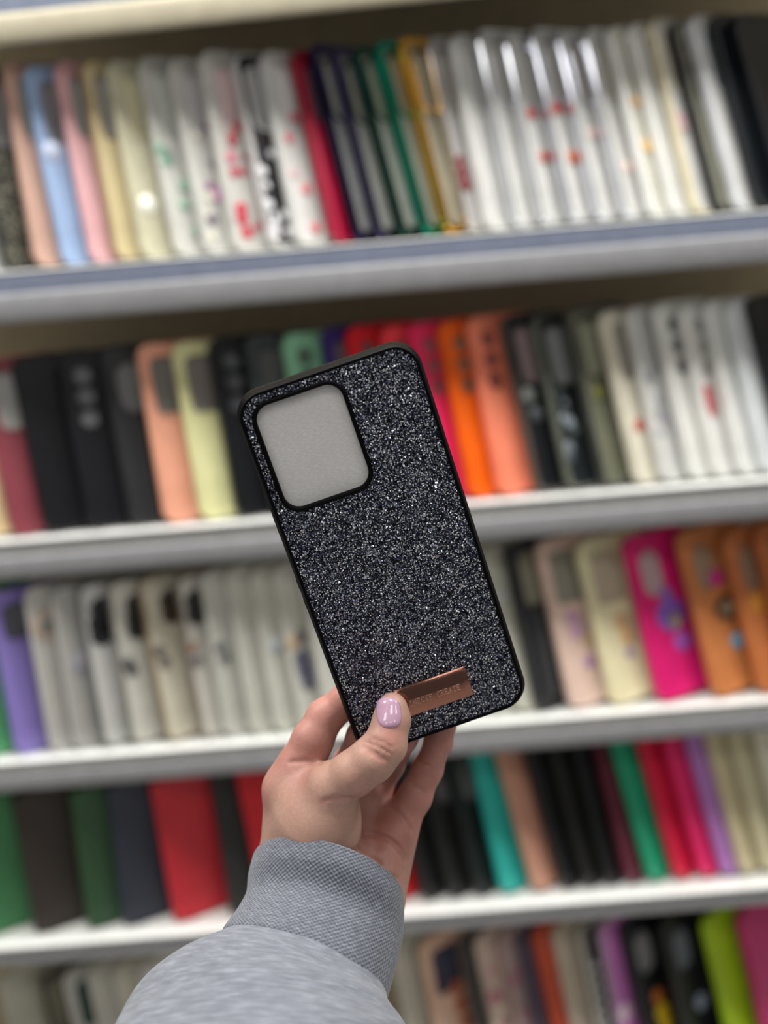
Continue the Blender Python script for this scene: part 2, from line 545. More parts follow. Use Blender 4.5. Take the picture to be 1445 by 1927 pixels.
def scatter(n, cols, seed, vmin=.012, vmax=.11, rmin=.003, rmax=.006, umax=.045):
    r = random.Random(seed)
    return [(r.uniform(.006, umax), r.uniform(vmin, vmax), r.uniform(rmin, rmax), r.choice(cols)) for _ in range(n)]


CLEAR = (232, 231, 224); WHITE = (240, 240, 236); GREYC = (176, 176, 172); BLACK = (20, 21, 24); CARDW = (226, 225, 214)
RED = (196, 60, 60)
SM = 'silicone'; GL = 'gloss'; CLR = 'clear'; WL = 'wallet'


def settle(Xs, taus, gaps, h, yaw):          # neighbours lean on each other without passing through
    b = list(Xs); t = [x - h * a / math.sin(yaw) for x, a in zip(Xs, taus)]
    for _ in range(2500):
        moved = False
        for arr in (b, t):
            for i in range(len(arr) - 1):
                d = gaps[i] - (arr[i + 1] - arr[i])
                if d > 1e-6:
                    arr[i] -= d / 2; arr[i + 1] += d / 2; moved = True
        if not moved: break
    return b, [(x - y) / h * math.sin(yaw) for x, y in zip(b, t)]


def place_row(group, z, Xs, leans, entries, labels, h, yaw, cy):
    gaps = [((WT if e[2] == WL else CT) + .0021) / math.sin(yaw) for e in entries]
    taus = [min(math.tan(l) / math.sin(yaw), .27) for l in leans]
    Xs, taus = settle(Xs, taus, gaps, h, yaw)
    for i, (e, lab) in enumerate(zip(entries, labels)):
        kind, color, cut, card, deco, frame = e[2:8]
        dx = (Xs[i + 1] - Xs[i]) if i + 1 < len(Xs) else .05
        vw = max(.012, (dx - CT * math.sin(yaw)) / math.cos(yaw))
        if deco: deco = [(max(r * .7, u * min(1, vw / .045)), v, r, c) for u, v, r, c in deco]
        kk = rnd.uniform(-.003, .003)
        l2 = math.atan((math.tan(leans[i]) - math.sin(yaw) * taus[i]) / math.cos(yaw))
        l2 = max(-.09, min(.09, l2))
        build_case(lab, group, Xs[i], z, math.atan(taus[i]), l2, yaw, cy, kind, color, cut, card, deco, frame, h + (kk if kind != WL else kk * .3))


def row(rowname, group, z, ybl, y1l, entries, h=CH, runs=None, cy=.012):
    runs = runs or [(len(entries), 37)]
    k0 = 0
    for k1, yaw in runs:
        part = entries[k0:k1]; k0 = k1
        Xs, leans = [], []
        for e in part:
            xb, x1 = e[0], e[1]
            pb = hit_y(xb, ybl(xb), cy); pt = hit_y(x1, y1l(x1), cy)
            lean = math.atan2(pb[0] - pt[0], pt[2] - pb[2])
            leans.append(lean); Xs.append(pb[0] + (z - pb[2]) * -math.tan(lean))
        place_row(group, z, Xs, leans, part, [e[-1] + ' ' + rowname for e in part], h, math.radians(yaw), cy)


PUR = (150, 80, 140); MINT = (150, 190, 165)
# -- top row
row('in the top row', 'phone cases in the top row', Z1 + .0008, lambda x: 514 - .084 * x, lambda x: 124 - .088 * x, [
    (-42, -122, CLR, WHITE, 'tall', CARDW, None, None, 'white clear case at the far left edge'),
    (12, -72, 'sequin', (34, 34, 34), 'tall', (150, 148, 128), None, ('p', BLACK), 'black case with pale speckled sequins'),
    (71, -8, SM, (214, 174, 156), 'tall', GREYC, None, None, 'dusty pink-beige silicone case'),
    (123, 31, SM, (160, 186, 222), 'tall', (140, 138, 142), [(.020, .094, .0085, (205, 215, 240))], None, 'baby blue case with grey camera cutout'),
    (176, 88, SM, (230, 180, 183), 'tall', GREYC, None, None, 'pastel pink silicone case'),
    (221, 140, SM, (214, 198, 154), 'tall', GREYC, None, ('p', (170, 146, 112)), 'tan case with brownish edge'),
    (273, 187, CLR, (232, 228, 200), 'tall', (222, 216, 180), [(.020, .045, .0085, (250, 248, 235))], None, 'cream clear case with round white charm'),
    (336, 247, CLR, CLEAR, 'tall', (220, 224, 216), scatter(9, [(96, 104, 100), MINT, (90, 96, 94)], 1, .012, .10), None, 'clear case with mint and grey gems'),
    (391, 304, CLR, CLEAR, 'tall', (214, 212, 214), scatter(9, [PUR, (230, 226, 205), (120, 110, 130), (205, 120, 190)], 2, .012, .11), None, 'clear case with purple flowers'),
    (446, 367, CLR, CLEAR, 'tall', (226, 200, 200), scatter(12, [(150, 40, 70), (190, 70, 90), (225, 130, 150), (205, 60, 80)], 3, .012, .11), None, 'clear case with dark red flowers'),
    (516, 429, GL, (26, 26, 28), 'tall', (190, 190, 188), scatter(9, [(225, 225, 228)], 4, .01, .10), ('p', (226, 226, 224)), 'black case with white flowers and clear edge'),
    (564, 481, CLR, WHITE, 'tall', (238, 238, 236), [(.03, .108, .0045, (226, 130, 140)), (.016, .09, .0045, (226, 120, 130)), (.026, .047, .005, (232, 130, 140)), (.028, .014, .005, (236, 130, 140)), (.012, .06, .003, (236, 170, 175))], None, 'white case with small pink hearts'),
    (633, 540, SM, (156, 14, 50), 'tall', (120, 112, 116), None, None, 'crimson silicone case'),
    (671, 575, CLR, (150, 152, 150), 'tall', (196, 198, 184), None, ('M', (52, 48, 92)), 'clear case with dark purple chrome edge'),
    (713, 618, CLR, (160, 162, 156), 'tall', (206, 206, 188), None, ('M', (86, 80, 116)), 'clear case with lilac-black chrome edge'),
    (758, 658, CLR, (165, 168, 160), 'tall', (206, 206, 186), None, ('M', (40, 84, 70)), 'clear case with dark green chrome edge'),
    (803, 703, CLR, (150, 160, 150), 'tall', (190, 186, 164), None, ('M', (30, 160, 134)), 'clear case with teal chrome edge'),
    (841, 748, CLR, (200, 192, 170), 'tall', (222, 212, 184), None, ('M', (244, 186, 76)), 'clear case with gold chrome edge'),
    (884, 806, CLR, (205, 202, 200), 'tall', (200, 194, 186), [(.020, .050, .006, (120, 24, 34)), (.022, .040, .006, (120, 24, 34)), (.02, .06, .005, (120, 24, 34))], ('m', (214, 210, 204)), 'clear case with deep red streak'),
    (922, 852, CLR, WHITE, 'tall', (222, 222, 218), None, None, 'plain white-grey case right of the red streaked one'),
    (974, 904, CLR, WHITE, 'tall', (232, 231, 224), None, ('m', (236, 238, 244)), 'white case with broad silver chrome edge'),
    (1024, 955, CLR, WHITE, 'tall', (232, 231, 224), [(.022, .095, .0052, RED), (.030, .058, .0052, (200, 80, 66))], ('m', (232, 234, 240)), 'silver-edged white case with two red dots'),
    (1080, 1008, CLR, WHITE, 'tall', (234, 231, 222), [(.022, .098, .0058, (204, 72, 66)), (.034, .056, .0062, (214, 120, 90))], ('m', (214, 216, 226)), 'silver-edged white case with orange-red dots'),
    (1130, 1058, CLR, WHITE, 'tall', (236, 230, 222), [(.03, .075, .005, (240, 205, 200))], ('m', (230, 232, 242)), 'white case with faint pink spot'),
    (1182, 1110, CLR, WHITE, 'tall', (232, 228, 214), [(.03, .044, .005, (240, 206, 196))], ('m', (236, 238, 246)), 'silver-edged white case with pale bottom spot'),
    (1234, 1160, CLR, (240, 238, 224), 'tall', (236, 230, 210), [(.028, .098, .005, (224, 180, 110)), (.032, .06, .006, (232, 190, 110))], ('p', WHITE), 'white case with two amber dots'),
    (1276, 1203, CLR, WHITE, 'tall', (234, 230, 224), None, ('p', WHITE), 'plain white case left of the gold-topped one'),
    (1316, 1246, CLR, WHITE, 'tall', (236, 232, 226), [(.018, .082, .005, (214, 176, 180)), (.019, .074, .005, (214, 176, 180))], ('p', (232, 222, 190)), 'white case with gold-tinted edge'),
    (1356, 1284, CLR, (150, 150, 132), 'lens', (206, 206, 180), None, ('p', (40, 40, 40)), 'black-edged clear case with lens holes'),
    (1395, 1318, CLR, WHITE, 'tall', (222, 226, 232), None, ('p', (226, 228, 232)), 'bright white case beside the black ones at right'),
    (1432, 1358, SM, (24, 28, 32), None, None, None, None, 'plain black case right of the last white one'),
    (1478, 1402, SM, (18, 20, 25), None, None, None, None, 'black case cut by the right edge'),
], h=.166)
# -- second row
row('in the second row', 'phone cases in the second row', Z2 + .0008, lambda x: 1004 - .075 * x, lambda x: 645 - .077 * x, [
    (-44, -116, SM, (236, 208, 160), 'tall', GREYC, None, None, 'cream case at the far left edge'),
    (22, -70, SM, (140, 66, 76), 'tall', GREYC, None, None, 'burgundy silicone case'),
    (86, -8, SM, (18, 19, 23), None, None, None, None, 'plain black case beside the burgundy one'),
    (166, 84, SM, (22, 23, 27), 'lens', (120, 122, 124), None, None, 'black case with three round lens holes'),
    (247, 162, SM, (42, 43, 45), 'oval', (128, 130, 130), None, None, 'charcoal case with oval camera cutout'),
    (311, 239, SM, (236, 168, 140), 'tall', (120, 118, 114), None, None, 'peach silicone case'),
    (380, 304, SM, (224, 222, 166), 'tall', (128, 122, 116), None, None, 'pale yellow silicone case'),
    (448, 376, SM, (19, 20, 24), 'lens', (92, 94, 98), None, None, 'black case with lens holes beside the yellow one'),
    (518, 448, SM, (62, 66, 68), 'tall', (86, 88, 88), None, None, 'dark grey case'),
    (590, 520, SM, (138, 196, 158), 'lens', (92, 108, 96), None, None, 'mint green case with lens holes'),
    (664, 596, SM, (52, 30, 104), 'tall', (104, 94, 100), None, None, 'navy purple case'),
    (712, 644, SM, (214, 18, 32), 'lens', (128, 74, 72), None, None, 'bright red case with lens holes'),
    (776, 712, SM, (240, 66, 74), 'tall', (150, 90, 90), None, None, 'coral red case'),
    (832, 764, SM, (238, 44, 96), 'lens', (158, 88, 96), None, None, 'hot pink case with lens holes'),
    (890, 824, SM, (246, 104, 16), 'lens', (158, 112, 86), None, None, 'bright orange case with lens holes'),
    (944, 880, SM, (250, 140, 108), 'lens', (150, 84, 76), None, None, 'salmon coral case with lens holes'),
    (1018, 948, GL, (24, 25, 29), 'tall', (160, 140, 140), [(.018, .088, .008, (120, 124, 120)), (.025, .07, .007, (86, 88, 92))], ('p', (84, 82, 76)), 'black case with pinkish camera cutout'),
    (1077, 1009, GL, (34, 38, 40), 'tall', (150, 152, 154), scatter(9, [(120, 126, 132), (150, 160, 166), (84, 90, 94)], 8, .02, .09), ('p', (112, 116, 104)), 'black case with grey cloudy print'),
    (1141, 1074, CLR, (128, 130, 110), 'tall', (168, 170, 146), [(.024, .085, .006, (130, 130, 60))], ('p', (70, 72, 66)), 'olive grey clear case'),
    (1204, 1138, GL, (226, 220, 200), 'tall', (176, 170, 160), [(.030, .052, .006, (200, 80, 70))], None, 'cream case with small red motif'),
    (1255, 1192, CLR, WHITE, 'tall', (206, 206, 202), scatter(7, [(170, 172, 176), (150, 152, 156)], 9, .03, .10, .004, .006), None, 'white case with grey motifs'),
    (1307, 1246, GL, (232, 232, 226), 'lens', (120, 120, 120), None, None, 'white case with dark lens holes'),
    (1352, 1296, GL, (232, 231, 226), 'lens', (196, 194, 186), [(.022, .078, .006, (196, 70, 76)), (.023, .068, .0062, (196, 70, 76)), (.024, .060, .005, (196, 80, 84))], None, 'white case with red teardrop print'),
    (1400, 1346, GL, (230, 231, 226), None, None, None, None, 'plain white case near the right edge'),
    (1446, 1388, GL, (226, 230, 232), None, None, None, None, 'plain white case at the right edge'),
    (1490, 1432, SM, (16, 17, 22), None, None, None, None, 'black case at the right edge'),
], runs=[(8, 27), (16, 30), (26, 34)], cy=.008)
# -- third row
row('in the third row', 'phone cases in the third row', Z3 + .0008, lambda x: 1428 - .074 * x, lambda x: 1110 - .078 * x, [
    (-28, -100, SM, (92, 176, 120), 'tall', GREYC, None, None, 'green case at the far left edge'),
    (33, -28, SM, (146, 130, 206), 'square', (96, 96, 104), None, None, 'lavender silicone case'),
    (98, 42, CLR, (222, 220, 214), None, (206, 204, 200), [(.034, .126, .0155, (196, 176, 160)), (.034, .126, .011, (214, 214, 210)), (.034, .126, .004, (90, 100, 96))], None, 'grey-white case with round flower lens plate'),
    (143, 92, CLR, (206, 205, 200), None, (200, 199, 194), [(.034, .085, .012, (168, 168, 178))], None, 'light grey clear case left of dark-edged ones'),
    (199, 139, CLR, (234, 234, 230), None, (232, 232, 228), [(.030, .122, .013, (34, 38, 40)), (.034, .135, .012, (34, 38, 40)), (.028, .112, .012, (34, 38, 40))], ('p', (110, 108, 104)), 'white case with dark grey edge'),
    (252, 194, CLR, (236, 234, 224), None, (234, 232, 216), [(.032, .122, .012, (40, 44, 42)), (.034, .134, .012, (40, 44, 42)), (.03, .112, .011, (40, 44, 42)), (.010, .082, .006, (84, 84, 86)), (.014, .074, .006, (84, 84, 86))], ('p', (128, 126, 118)), 'white case with black top and grey arc'),
    (318, 250, CLR, (236, 230, 210), None, (236, 228, 200), [(.034, .122, .011, (70, 52, 40)), (.034, .134, .011, (60, 48, 38)), (.010, .090, .006, (110, 104, 100)), (.014, .078, .006, (110, 104, 100))], ('p', (150, 130, 100)), 'cream case with brown top and grey arc'),
    (386, 322, CLR, (236, 232, 222), None, (234, 230, 218), [(.034, .122, .011, (50, 48, 46)), (.036, .134, .011, (50, 48, 46)), (.010, .092, .006, (150, 120, 104)), (.014, .078, .006, (110, 104, 104))], ('p', (142, 132, 122)), 'white case with dark top and brown arc'),
    (428, 374, CLR, (226, 226, 216), None, (226, 224, 210), [(.014, .090, .006, (110, 110, 112)), (.02, .078, .006, (110, 110, 112))], None, 'white case with single grey arc'),
    (478, 420, CLR, (228, 228, 216), None, (224, 222, 208), None, None, 'pale clear case right of the grey arc'),
    (524, 466, CLR, (230, 230, 218), None, (224, 222, 208), [(.026, .085, .008, (190, 196, 200))], None, 'pale clear case with faint bluish ring'),
    (572, 508, CLR, (230, 230, 218), None, (226, 224, 210), [(.014, .088, .0085, (206, 180, 150)), (.026, .090, .008, (120, 116, 118)), (.024, .07, .009, (88, 88, 106)), (.026, .058, .009, (88, 88, 106)), (.028, .046, .008, (92, 92, 112))], None, 'clear case with dark blue-grey print'),
    (622, 562, CLR, (232, 232, 222), None, (226, 224, 210), None, None, 'pale case half hidden by the glitter case'),
    (936, 868, CLR, (232, 232, 218), None, (230, 228, 208), None, None, 'pale case right of the glitter case'),
    (985, 916, CLR, (230, 230, 214), None, (228, 226, 204), [(.024, .112, .007, (206, 206, 204))], None, 'cream clear case left of the black beaded one'),
    (1018, 957, GL, (44, 46, 50), 'tall', (150, 148, 128), [(.022, .088 - .0075 * k, .0032, (92, 96, 98)) for k in range(11)] + [(.034, .09 - .012 * k, .006, (12, 12, 14)) for k in range(7)], ('p', (40, 42, 44)), 'black case with beaded wrist strap'),
    (1079, 1017, SM, (230, 200, 184), 'tall', (150, 146, 132), [(.026, .085, .008, (206, 160, 190)), (.028, .07, .008, (206, 160, 190)), (.036, .062, .007, (220, 190, 150)), (.034, .04, .006, (176, 130, 176))], None, 'pale pink-beige case'),
    (1157, 1094, SM, (236, 228, 186), 'tall', (190, 178, 154), [(.030, .075, .009, (226, 190, 140)), (.032, .06, .007, (226, 180, 120)), (.031, .045, .005, (160, 130, 170))], None, 'cream yellow case'),
    (1246, 1186, SM, (226, 30, 116), 'oval', (190, 164, 166), [(.034, .078, .0165, (134, 92, 190)), (.034, .098, .007, (130, 110, 196)), (.040, .05, .010, (170, 90, 190)), (.036, .072, .0095, (226, 206, 160))], None, 'magenta case with purple round motif'),
    (1352, 1291, SM, (206, 128, 74), 'oval', (160, 134, 110), [(.034, .110, .0085, (206, 40, 136)), (.036, .080, .013, (90, 56, 34)), (.037, .080, .0095, (236, 206, 170)), (.041, .046, .0085, (110, 166, 196))], None, 'caramel brown case with magenta and cream dots'),
    (1438, 1378, SM, (196, 116, 66), 'oval', (150, 120, 96), [(.03, .085, .010, (226, 150, 60))], None, 'caramel brown case near the right edge'),
    (1500, 1440, SM, (186, 106, 56), 'oval', (150, 120, 96), None, None, 'rust brown case at the right edge'),
], runs=[(16, 36), (22, 23)], cy=.008)
# -- fourth row
row('in the fourth row', 'phone cases in the fourth row', Z4 + .0008, lambda x: 1746 - .075 * x, lambda x: 1525 - .088 * x, [
    (-46, -84, WL, (58, 128, 78), None, None, None, None, 'mid green wallet case at the left edge'),
    (66, 27, WL, (46, 37, 30), None, None, None, None, 'black-brown wallet case'),
    (166, 136, WL, (38, 78, 44), None, None, None, None, 'dark green wallet case'),
    (234, 203, WL, (40, 46, 62), None, None, None, None, 'navy wallet case'),
    (328, 284, WL, (196, 34, 48), None, None, None, None, 'broad red wallet case'),
    (436, 392, WL, (36, 38, 36), None, None, None, None, 'black wallet case between two red ones'),
    (498, 444, WL, (204, 24, 38), None, None, None, None, 'red wallet case beside the hand'),
    (735, 676, SM, (214, 40, 46), None, None, None, None, 'red case behind the wrist'),
    (796, 738, SM, (30, 31, 31), 'oval', (100, 102, 102), None, None, 'black case beside the wrist'),
    (846, 790, SM, (34, 35, 34), 'oval', (110, 110, 110), None, None, 'black case with grey cutout beside the little finger'),
    (896, 842, SM, (30, 32, 32), 'oval', (104, 106, 104), None, None, 'black case left of the teal one'),
    (947, 896, SM, (48, 186, 174), None, None, None, None, 'teal case'),
    (1007, 944, SM, (212, 156, 132), None, None, None, None, 'tan pink case right of the teal one'),
    (1061, 998, SM, (28, 29, 30), None, None, None, None, 'black case right of the tan pink one'),
    (1102, 1044, SM, (32, 32, 30), None, None, None, None, 'black case left of centre in the black group'),
    (1143, 1090, SM, (24, 26, 27), None, None, None, None, 'black case left of the plum one'),
    (1184, 1136, SM, (104, 42, 60), None, None, None, None, 'dark plum case'),
    (1226, 1168, SM, (32, 166, 122), None, None, None, None, 'emerald green case'),
    (1276, 1218, SM, (220, 34, 70), None, None, None, None, 'crimson pink case'),
    (1325, 1268, SM, (238, 46, 110), None, None, None, None, 'hot pink case'),
    (1366, 1312, SM, (186, 130, 204), None, None, None, None, 'lilac case'),
    (1400, 1350, SM, (216, 204, 166), None, None, None, None, 'beige case right of the lilac one'),
    (1444, 1396, SM, (212, 204, 170), None, None, None, None, 'beige case near the right edge'),
    (1490, 1444, SM, (226, 222, 200), None, None, None, None, 'ivory case at the right edge'),
], h=.155, runs=[(7, 28), (24, 36)], cy=.013)
# -- bottom row
Z5T = Z5 + .0008


def bottom_row():
    ent = [
        (-42, -14, CLR, (214, 212, 196), None, (206, 204, 184), None, None, 'cream clear case at the left edge'),
        (30, 62, GL, (34, 34, 30), 'tall', (120, 118, 100), None, ('p', (146, 142, 120)), 'black case with beige edge'),
        (82, 114, CLR, (222, 222, 214), 'tall', (40, 70, 62), None, None, 'white case with dark green cutout'),
        (132, 162, CLR, (224, 222, 212), None, (206, 204, 194), None, None, 'white case right of the dark green cutout'),
        (182, 212, CLR, (226, 222, 206), None, (212, 206, 184), None, None, 'cream case left of the sleeve'),
        (234, 264, CLR, (228, 226, 218), None, (214, 212, 204), None, None, 'white case touching the sleeve outline'),
        (728, 756, CLR, (226, 222, 206), None, (220, 216, 196), None, None, 'ivory case right of the sleeve'),
        (784, 808, SM, (226, 186, 160), 'tall', (60, 60, 80), [(.034, .11, .009, (170, 92, 60)), (.036, .09, .009, (176, 96, 60)), (.038, .07, .008, (176, 96, 60))], None, 'peach case with rust print'),
        (866, 892, GL, (60, 62, 62), None, None, None, None, 'charcoal case left of the floral one'),
        (888, 922, CLR, (230, 206, 190), None, (228, 196, 180), scatter(11, [(196, 84, 130), (230, 214, 190), (206, 130, 150)], 14, .05, .135), None, 'pale case with pink floral print'),
        (938, 972, CLR, (196, 170, 166), None, (190, 160, 160), scatter(6, [(176, 110, 130)], 15, .06, .13), None, 'dusty mauve case'),
        (978, 1008, GL, (80, 74, 92), None, None, None, None, 'grey violet case'),
        (1004, 1040, SM, (200, 80, 50), None, None, None, None, 'brick red case'),
        (1040, 1072, CLR, (220, 206, 186), None, (210, 196, 176), None, None, 'beige case right of the brick red one'),
        (1096, 1124, GL, (34, 34, 38), None, None, [(.02, .13 - .014 * k, .0045, (206, 204, 200)) for k in range(6)], ('p', (196, 192, 184)), 'black case with row of white dots'),
        (1132, 1162, SM, (200, 120, 190), None, None, [(.02, .075, .010, (236, 206, 226))], ('p', (190, 170, 186)), 'orchid lilac case'),
        (1176, 1212, SM, (24, 25, 28), 'oval', (136, 136, 138), [(.030, .082, .008, (200, 110, 40)), (.032, .064, .010, (226, 190, 30)), (.034, .05, .009, (226, 190, 30))], None, 'black case with orange and yellow motif'),
        (1252, 1284, SM, (26, 28, 31), 'oval', (110, 116, 122), [(.034, .070, .009, (150, 160, 178))], None, 'black case with blue-grey motif'),
        (1336, 1376, SM, (170, 204, 34), None, None, None, None, 'lime green case'),
        (1408, 1442, SM, (196, 34, 110), None, None, None, None, 'magenta case at the right edge'),
    ]
    Xs, leans = [], []
    for e in ent:
        x1, x2 = e[0], e[1]
        pt = hit_y(x1, 1832 - .078 * x1, .014); pb = hit_y(x2, 1927, .014)
        lean = math.atan2(pb[0] - pt[0], pt[2] - pb[2])
        lean = 0.5 * lean + 0.5 * math.radians(9)
        leans.append(lean); Xs.append(pt[0] + (pt[2] - Z5T) * math.tan(lean))
    place_row('phone cases in the bottom row', Z5T, Xs, leans, ent, [e[-1] + ' in the bottom row' for e in ent], CH + .012, math.radians(35), .014)


bottom_row()

# ------------------------------------------------------------------ the held glitter case
_x = np.array([0.94536, -0.3260, 0.0045]); _y = np.array([0.30552, 0.92452, 0.22786])
_x /= np.linalg.norm(_x); _y = _y - _x * (_x @ _y); _y /= np.linalg.norm(_y)
_n = np.cross(_x, _y)                       # away from the camera
PW, PL = 0.073, 0.1607
P0 = np.array([(443.4 - W / 2) / FPX, (757.5 - H / 2) / FPX, 1.0]) * 0.39886
PC = P0 + _x * PW / 2 + _y * PL / 2
held = thing('phone_case', 'black glitter phone case with rose gold plate held up in the hand', 'phone case')
xw = _x[0] * CR - _x[1] * CU + _x[2] * CF
yw = -(_y[0] * CR - _y[1] * CU + _y[2] * CF)
zw = -(_n[0] * CR - _n[1] * CU + _n[2] * CF)
pc = cam2world(PC)
hm = Matrix.Identity(4)
for i in range(3):
    hm[i][0], hm[i][1], hm[i][2], hm[i][3] = xw[i], yw[i], zw[i], pc[i]
held.matrix_world = hm
HX, HY = PW / 2, PL / 2
P3 = lambda x, y, hh: (x, y, hh)
mmx = lambda u: u * .001 - HX
mmy = lambda v: HY - v * .001
CUTR = (mmx(4.0), mmx(42.0), mmy(49.6), mmy(3.9))
bm = bmesh.new()
plate(bm, [rrect(-HX, HX, -HY, HY, .0095, 10), rrect(*CUTR, .0075, 10)], -.0012, 0.0, P3)
link('glitter_panel', bm_mesh('glitter_panel', bm, False), M_glitter, held)


def corner_bump(x, y, off, hh):
    if hh < -.002 and off > 0:
        a = max(0, (abs(y) - (HY - .016)) / .016); b = max(0, (abs(x) - (HX - .016)) / .016)
        k = min(1, min(a, b) * 4)
        x += math.copysign(.0006 * k, x); y += math.copysign(.0006 * k, y)
    return x, y


bm = bmesh.new()
ring(bm, (-HX, HX, -HY, HY), .0095, [(-.0004, -.0004), (-.0002, .0004), (.0007, .0005), (.0011, .0001), (.0013, -.0010), (.0016, -.0026), (.0017, -.0078), (.0012, -.0100), (.0002, -.0106), (-.0010, -.0106), (-.0010, -.0014), (-.0004, -.0014)], P3, 12, corner_bump)
link('bumper', bm_mesh('bumper', bm, angle=50), M_blackrub, held)
bm = bmesh.new()
ring(bm, CUTR, .0075, [(-.0010, -.0022), (-.0010, .0003), (-.0006, .0008), (.0003, .0009), (.0008, .0005), (.0009, -.0002), (.0001, -.0008), (.0001, -.0022)], P3, 10)
link('camera_bezel', bm_mesh('camera_bezel', bm, angle=50), M_blackrub, held)
bm = bmesh.new()
plate(bm, [rrect(-HX + .0012, HX - .0012, -HY + .0012, HY - .0012, .0085, 8)], -.0032, -.0026, P3)
fl = link('insert_film', bm_mesh('insert_film', bm), M_film, held); fl['label'] = 'frosted grey film behind the camera opening'
# side buttons on the left wall
for v0, v1, out, nm in ((47.4, 58.2, .0024, 'power_button'), (77.0, 82.5, .0025, 'volume_button'), (86.0, 91.5, .0025, 'volume_button')):
    bm = bmesh.new()
    ya, yb = mmy(v1), mmy(v0)
    vs = []
    for x, ins in ((-HX - .0012, 0), (-HX - out + .0003, .0002), (-HX - out, .0008)):
        vs.append([bm.verts.new(p) for p in ((x, ya + ins, -.0032 - ins * .6), (x, yb - ins, -.0032 - ins * .6), (x, yb - ins, -.0066 + ins * .6), (x, ya + ins, -.0066 + ins * .6))])
    for k in range(2):
        for i in range(4): bm.faces.new((vs[k][i], vs[k][(i + 1) % 4], vs[k + 1][(i + 1) % 4], vs[k + 1][i]))
    bm.faces.new(vs[2]); bm.faces.new(vs[0][::-1])
    link(nm, bm_mesh(nm, bm), M_blackrub, held)
# rose gold plate with bevelled ends
px0, px1, py0, py1 = mmx(20.4), mmx(52.3), mmy(150.3), mmy(136.7)
bm = bmesh.new()
base = [(px0, py0), (px1, py0), (px1, py1), (px0, py1)]
lev = [(0, 0, .0), (.0, .0, .0007), (.0030, .0005, .0013)]
rows = []
for ix, iy, hh in lev:
    rows.append([bm.verts.new((x + (ix if x == px0 else -ix), y + (iy if y == py0 else -iy), hh)) for x, y in base])
for k in range(2):
    for i in range(4): bm.faces.new((rows[k][i], rows[k][(i + 1) % 4], rows[k + 1][(i + 1) % 4], rows[k + 1][i]))
bm.faces.new(rows[2]); bm.faces.new(rows[0][::-1])
bmesh.ops.recalc_face_normals(bm, faces=bm.faces)
bmesh.ops.bevel(bm, geom=[e for e in bm.edges if all(v.co.z > .0005 for v in e.verts)], offset=.00018, segments=2, affect='EDGES')
npl = link('name_plate', bm_mesh('name_plate', bm, angle=60), M_rose, held); npl['label'] = 'shiny rose gold metal name plate'
# embossed serif lettering
GLY = {
    'I': [((.5, 0), (.5, 1)), ((.25, 0), (.75, 0)), ((.25, 1), (.75, 1))],
    'N': [((.12, 0), (.12, 1)), ((.12, 1), (.85, 0)), ((.85, 0), (.85, 1)), ((0, 0), (.28, 0)), ((.7, 1), (1, 1))],
    'E': [((.15, 0), (.15, 1)), ((.02, 1), (.85, 1)), ((.02, 0), (.88, 0)), ((.15, .52), (.6, .52)), ((.85, 1), (.85, .8)), ((.88, 0), (.88, .2)), ((.6, .4), (.6, .64))],
    'F': [((.2, 0), (.2, 1)), ((.05, 1), (.88, 1)), ((.2, .52), (.62, .52)), ((.88, 1), (.88, .8)), ((.05, 0), (.4, 0)), ((.62, .4), (.62, .64))],
    'C': [((.9, .82), (.7, .97)), ((.7, .97), (.4, .98)), ((.4, .98), (.14, .75)), ((.14, .75), (.1, .45)), ((.1, .45), (.25, .12)), ((.25, .12), (.5, .01)), ((.5, .01), (.78, .06)), ((.78, .06), (.92, .2)), ((.9, .82), (.9, .98))],
    'R': [((.18, 0), (.18, 1)), ((.03, 0), (.36, 0)), ((.03, 1), (.6, 1)), ((.6, 1), (.82, .88)), ((.82, .88), (.82, .64)), ((.82, .64), (.6, .52)), ((.6, .52), (.18, .52)), ((.5, .52), (.86, 0)), ((.86, 0), (1, 0))],
    'A': [((.08, 0), (.5, 1)), ((.5, 1), (.92, 0)), ((.25, .36), (.75, .36)), ((0, 0), (.24, 0)), ((.76, 0), (1, 0))],
    'T': [((.5, 0), (.5, 1)), ((.08, 1), (.92, 1)), ((.08, 1), (.08, .78)), ((.92, 1), (.92, .78)), ((.32, 0), (.68, 0))],
}
bm = bmesh.new()
tx, ty, cw_, ch_, adv = mmx(25.0), mmy(145.6), .00142, .0023, .00178
for i, ch in enumerate('INECIF CREATE'):
    if ch == ' ': continue
    gx = tx + i * adv
    for (a, b) in GLY[ch]:
        p = Vector((gx + a[0] * cw_, ty + a[1] * ch_, .00134)); q = Vector((gx + b[0] * cw_, ty + b[1] * ch_, .00134))
        d = (q - p).normalized(); s = Vector((-d.y, d.x, 0)) * .00014; p -= d * .0001; q += d * .0001; up = Vector((0, 0, .00016))
        lo = [bm.verts.new(v) for v in (p - s, q - s, q + s, p + s)]
        hi = [bm.verts.new(v + up) for v in (p - s * .5, q - s * .5, q + s * .5, p + s * .5)]
        bm.faces.new(hi)
        for k in range(4): bm.faces.new((lo[k], lo[(k + 1) % 4], hi[(k + 1) % 4], hi[k]))
link('lettering', bm_mesh('lettering', bm, False), M_rose2, npl)

# ------------------------------------------------------------------ person: hand as one distance-field surface
def C(px, py, d): return np.array([(px - W / 2) / FPX * d, (py - H / 2) / FPX * d, d])


def on_panel(px, py, off):                  # point whose distance behind the panel front is off
    d = np.array([(px - W / 2) / FPX, (py - H / 2) / FPX, 1.0])
    t = ((P0 + _n * off) @ _n) / (d @ _n)
    return d * t


def J(px, py, d, rpx): return C(px, py, d), rpx * d / FPX


def BK(px, py, rpx):                        # finger joint resting against the inner side of the case
    r = rpx * .445 / FPX
    return on_panel(px, py, .0108 + r * .97), r


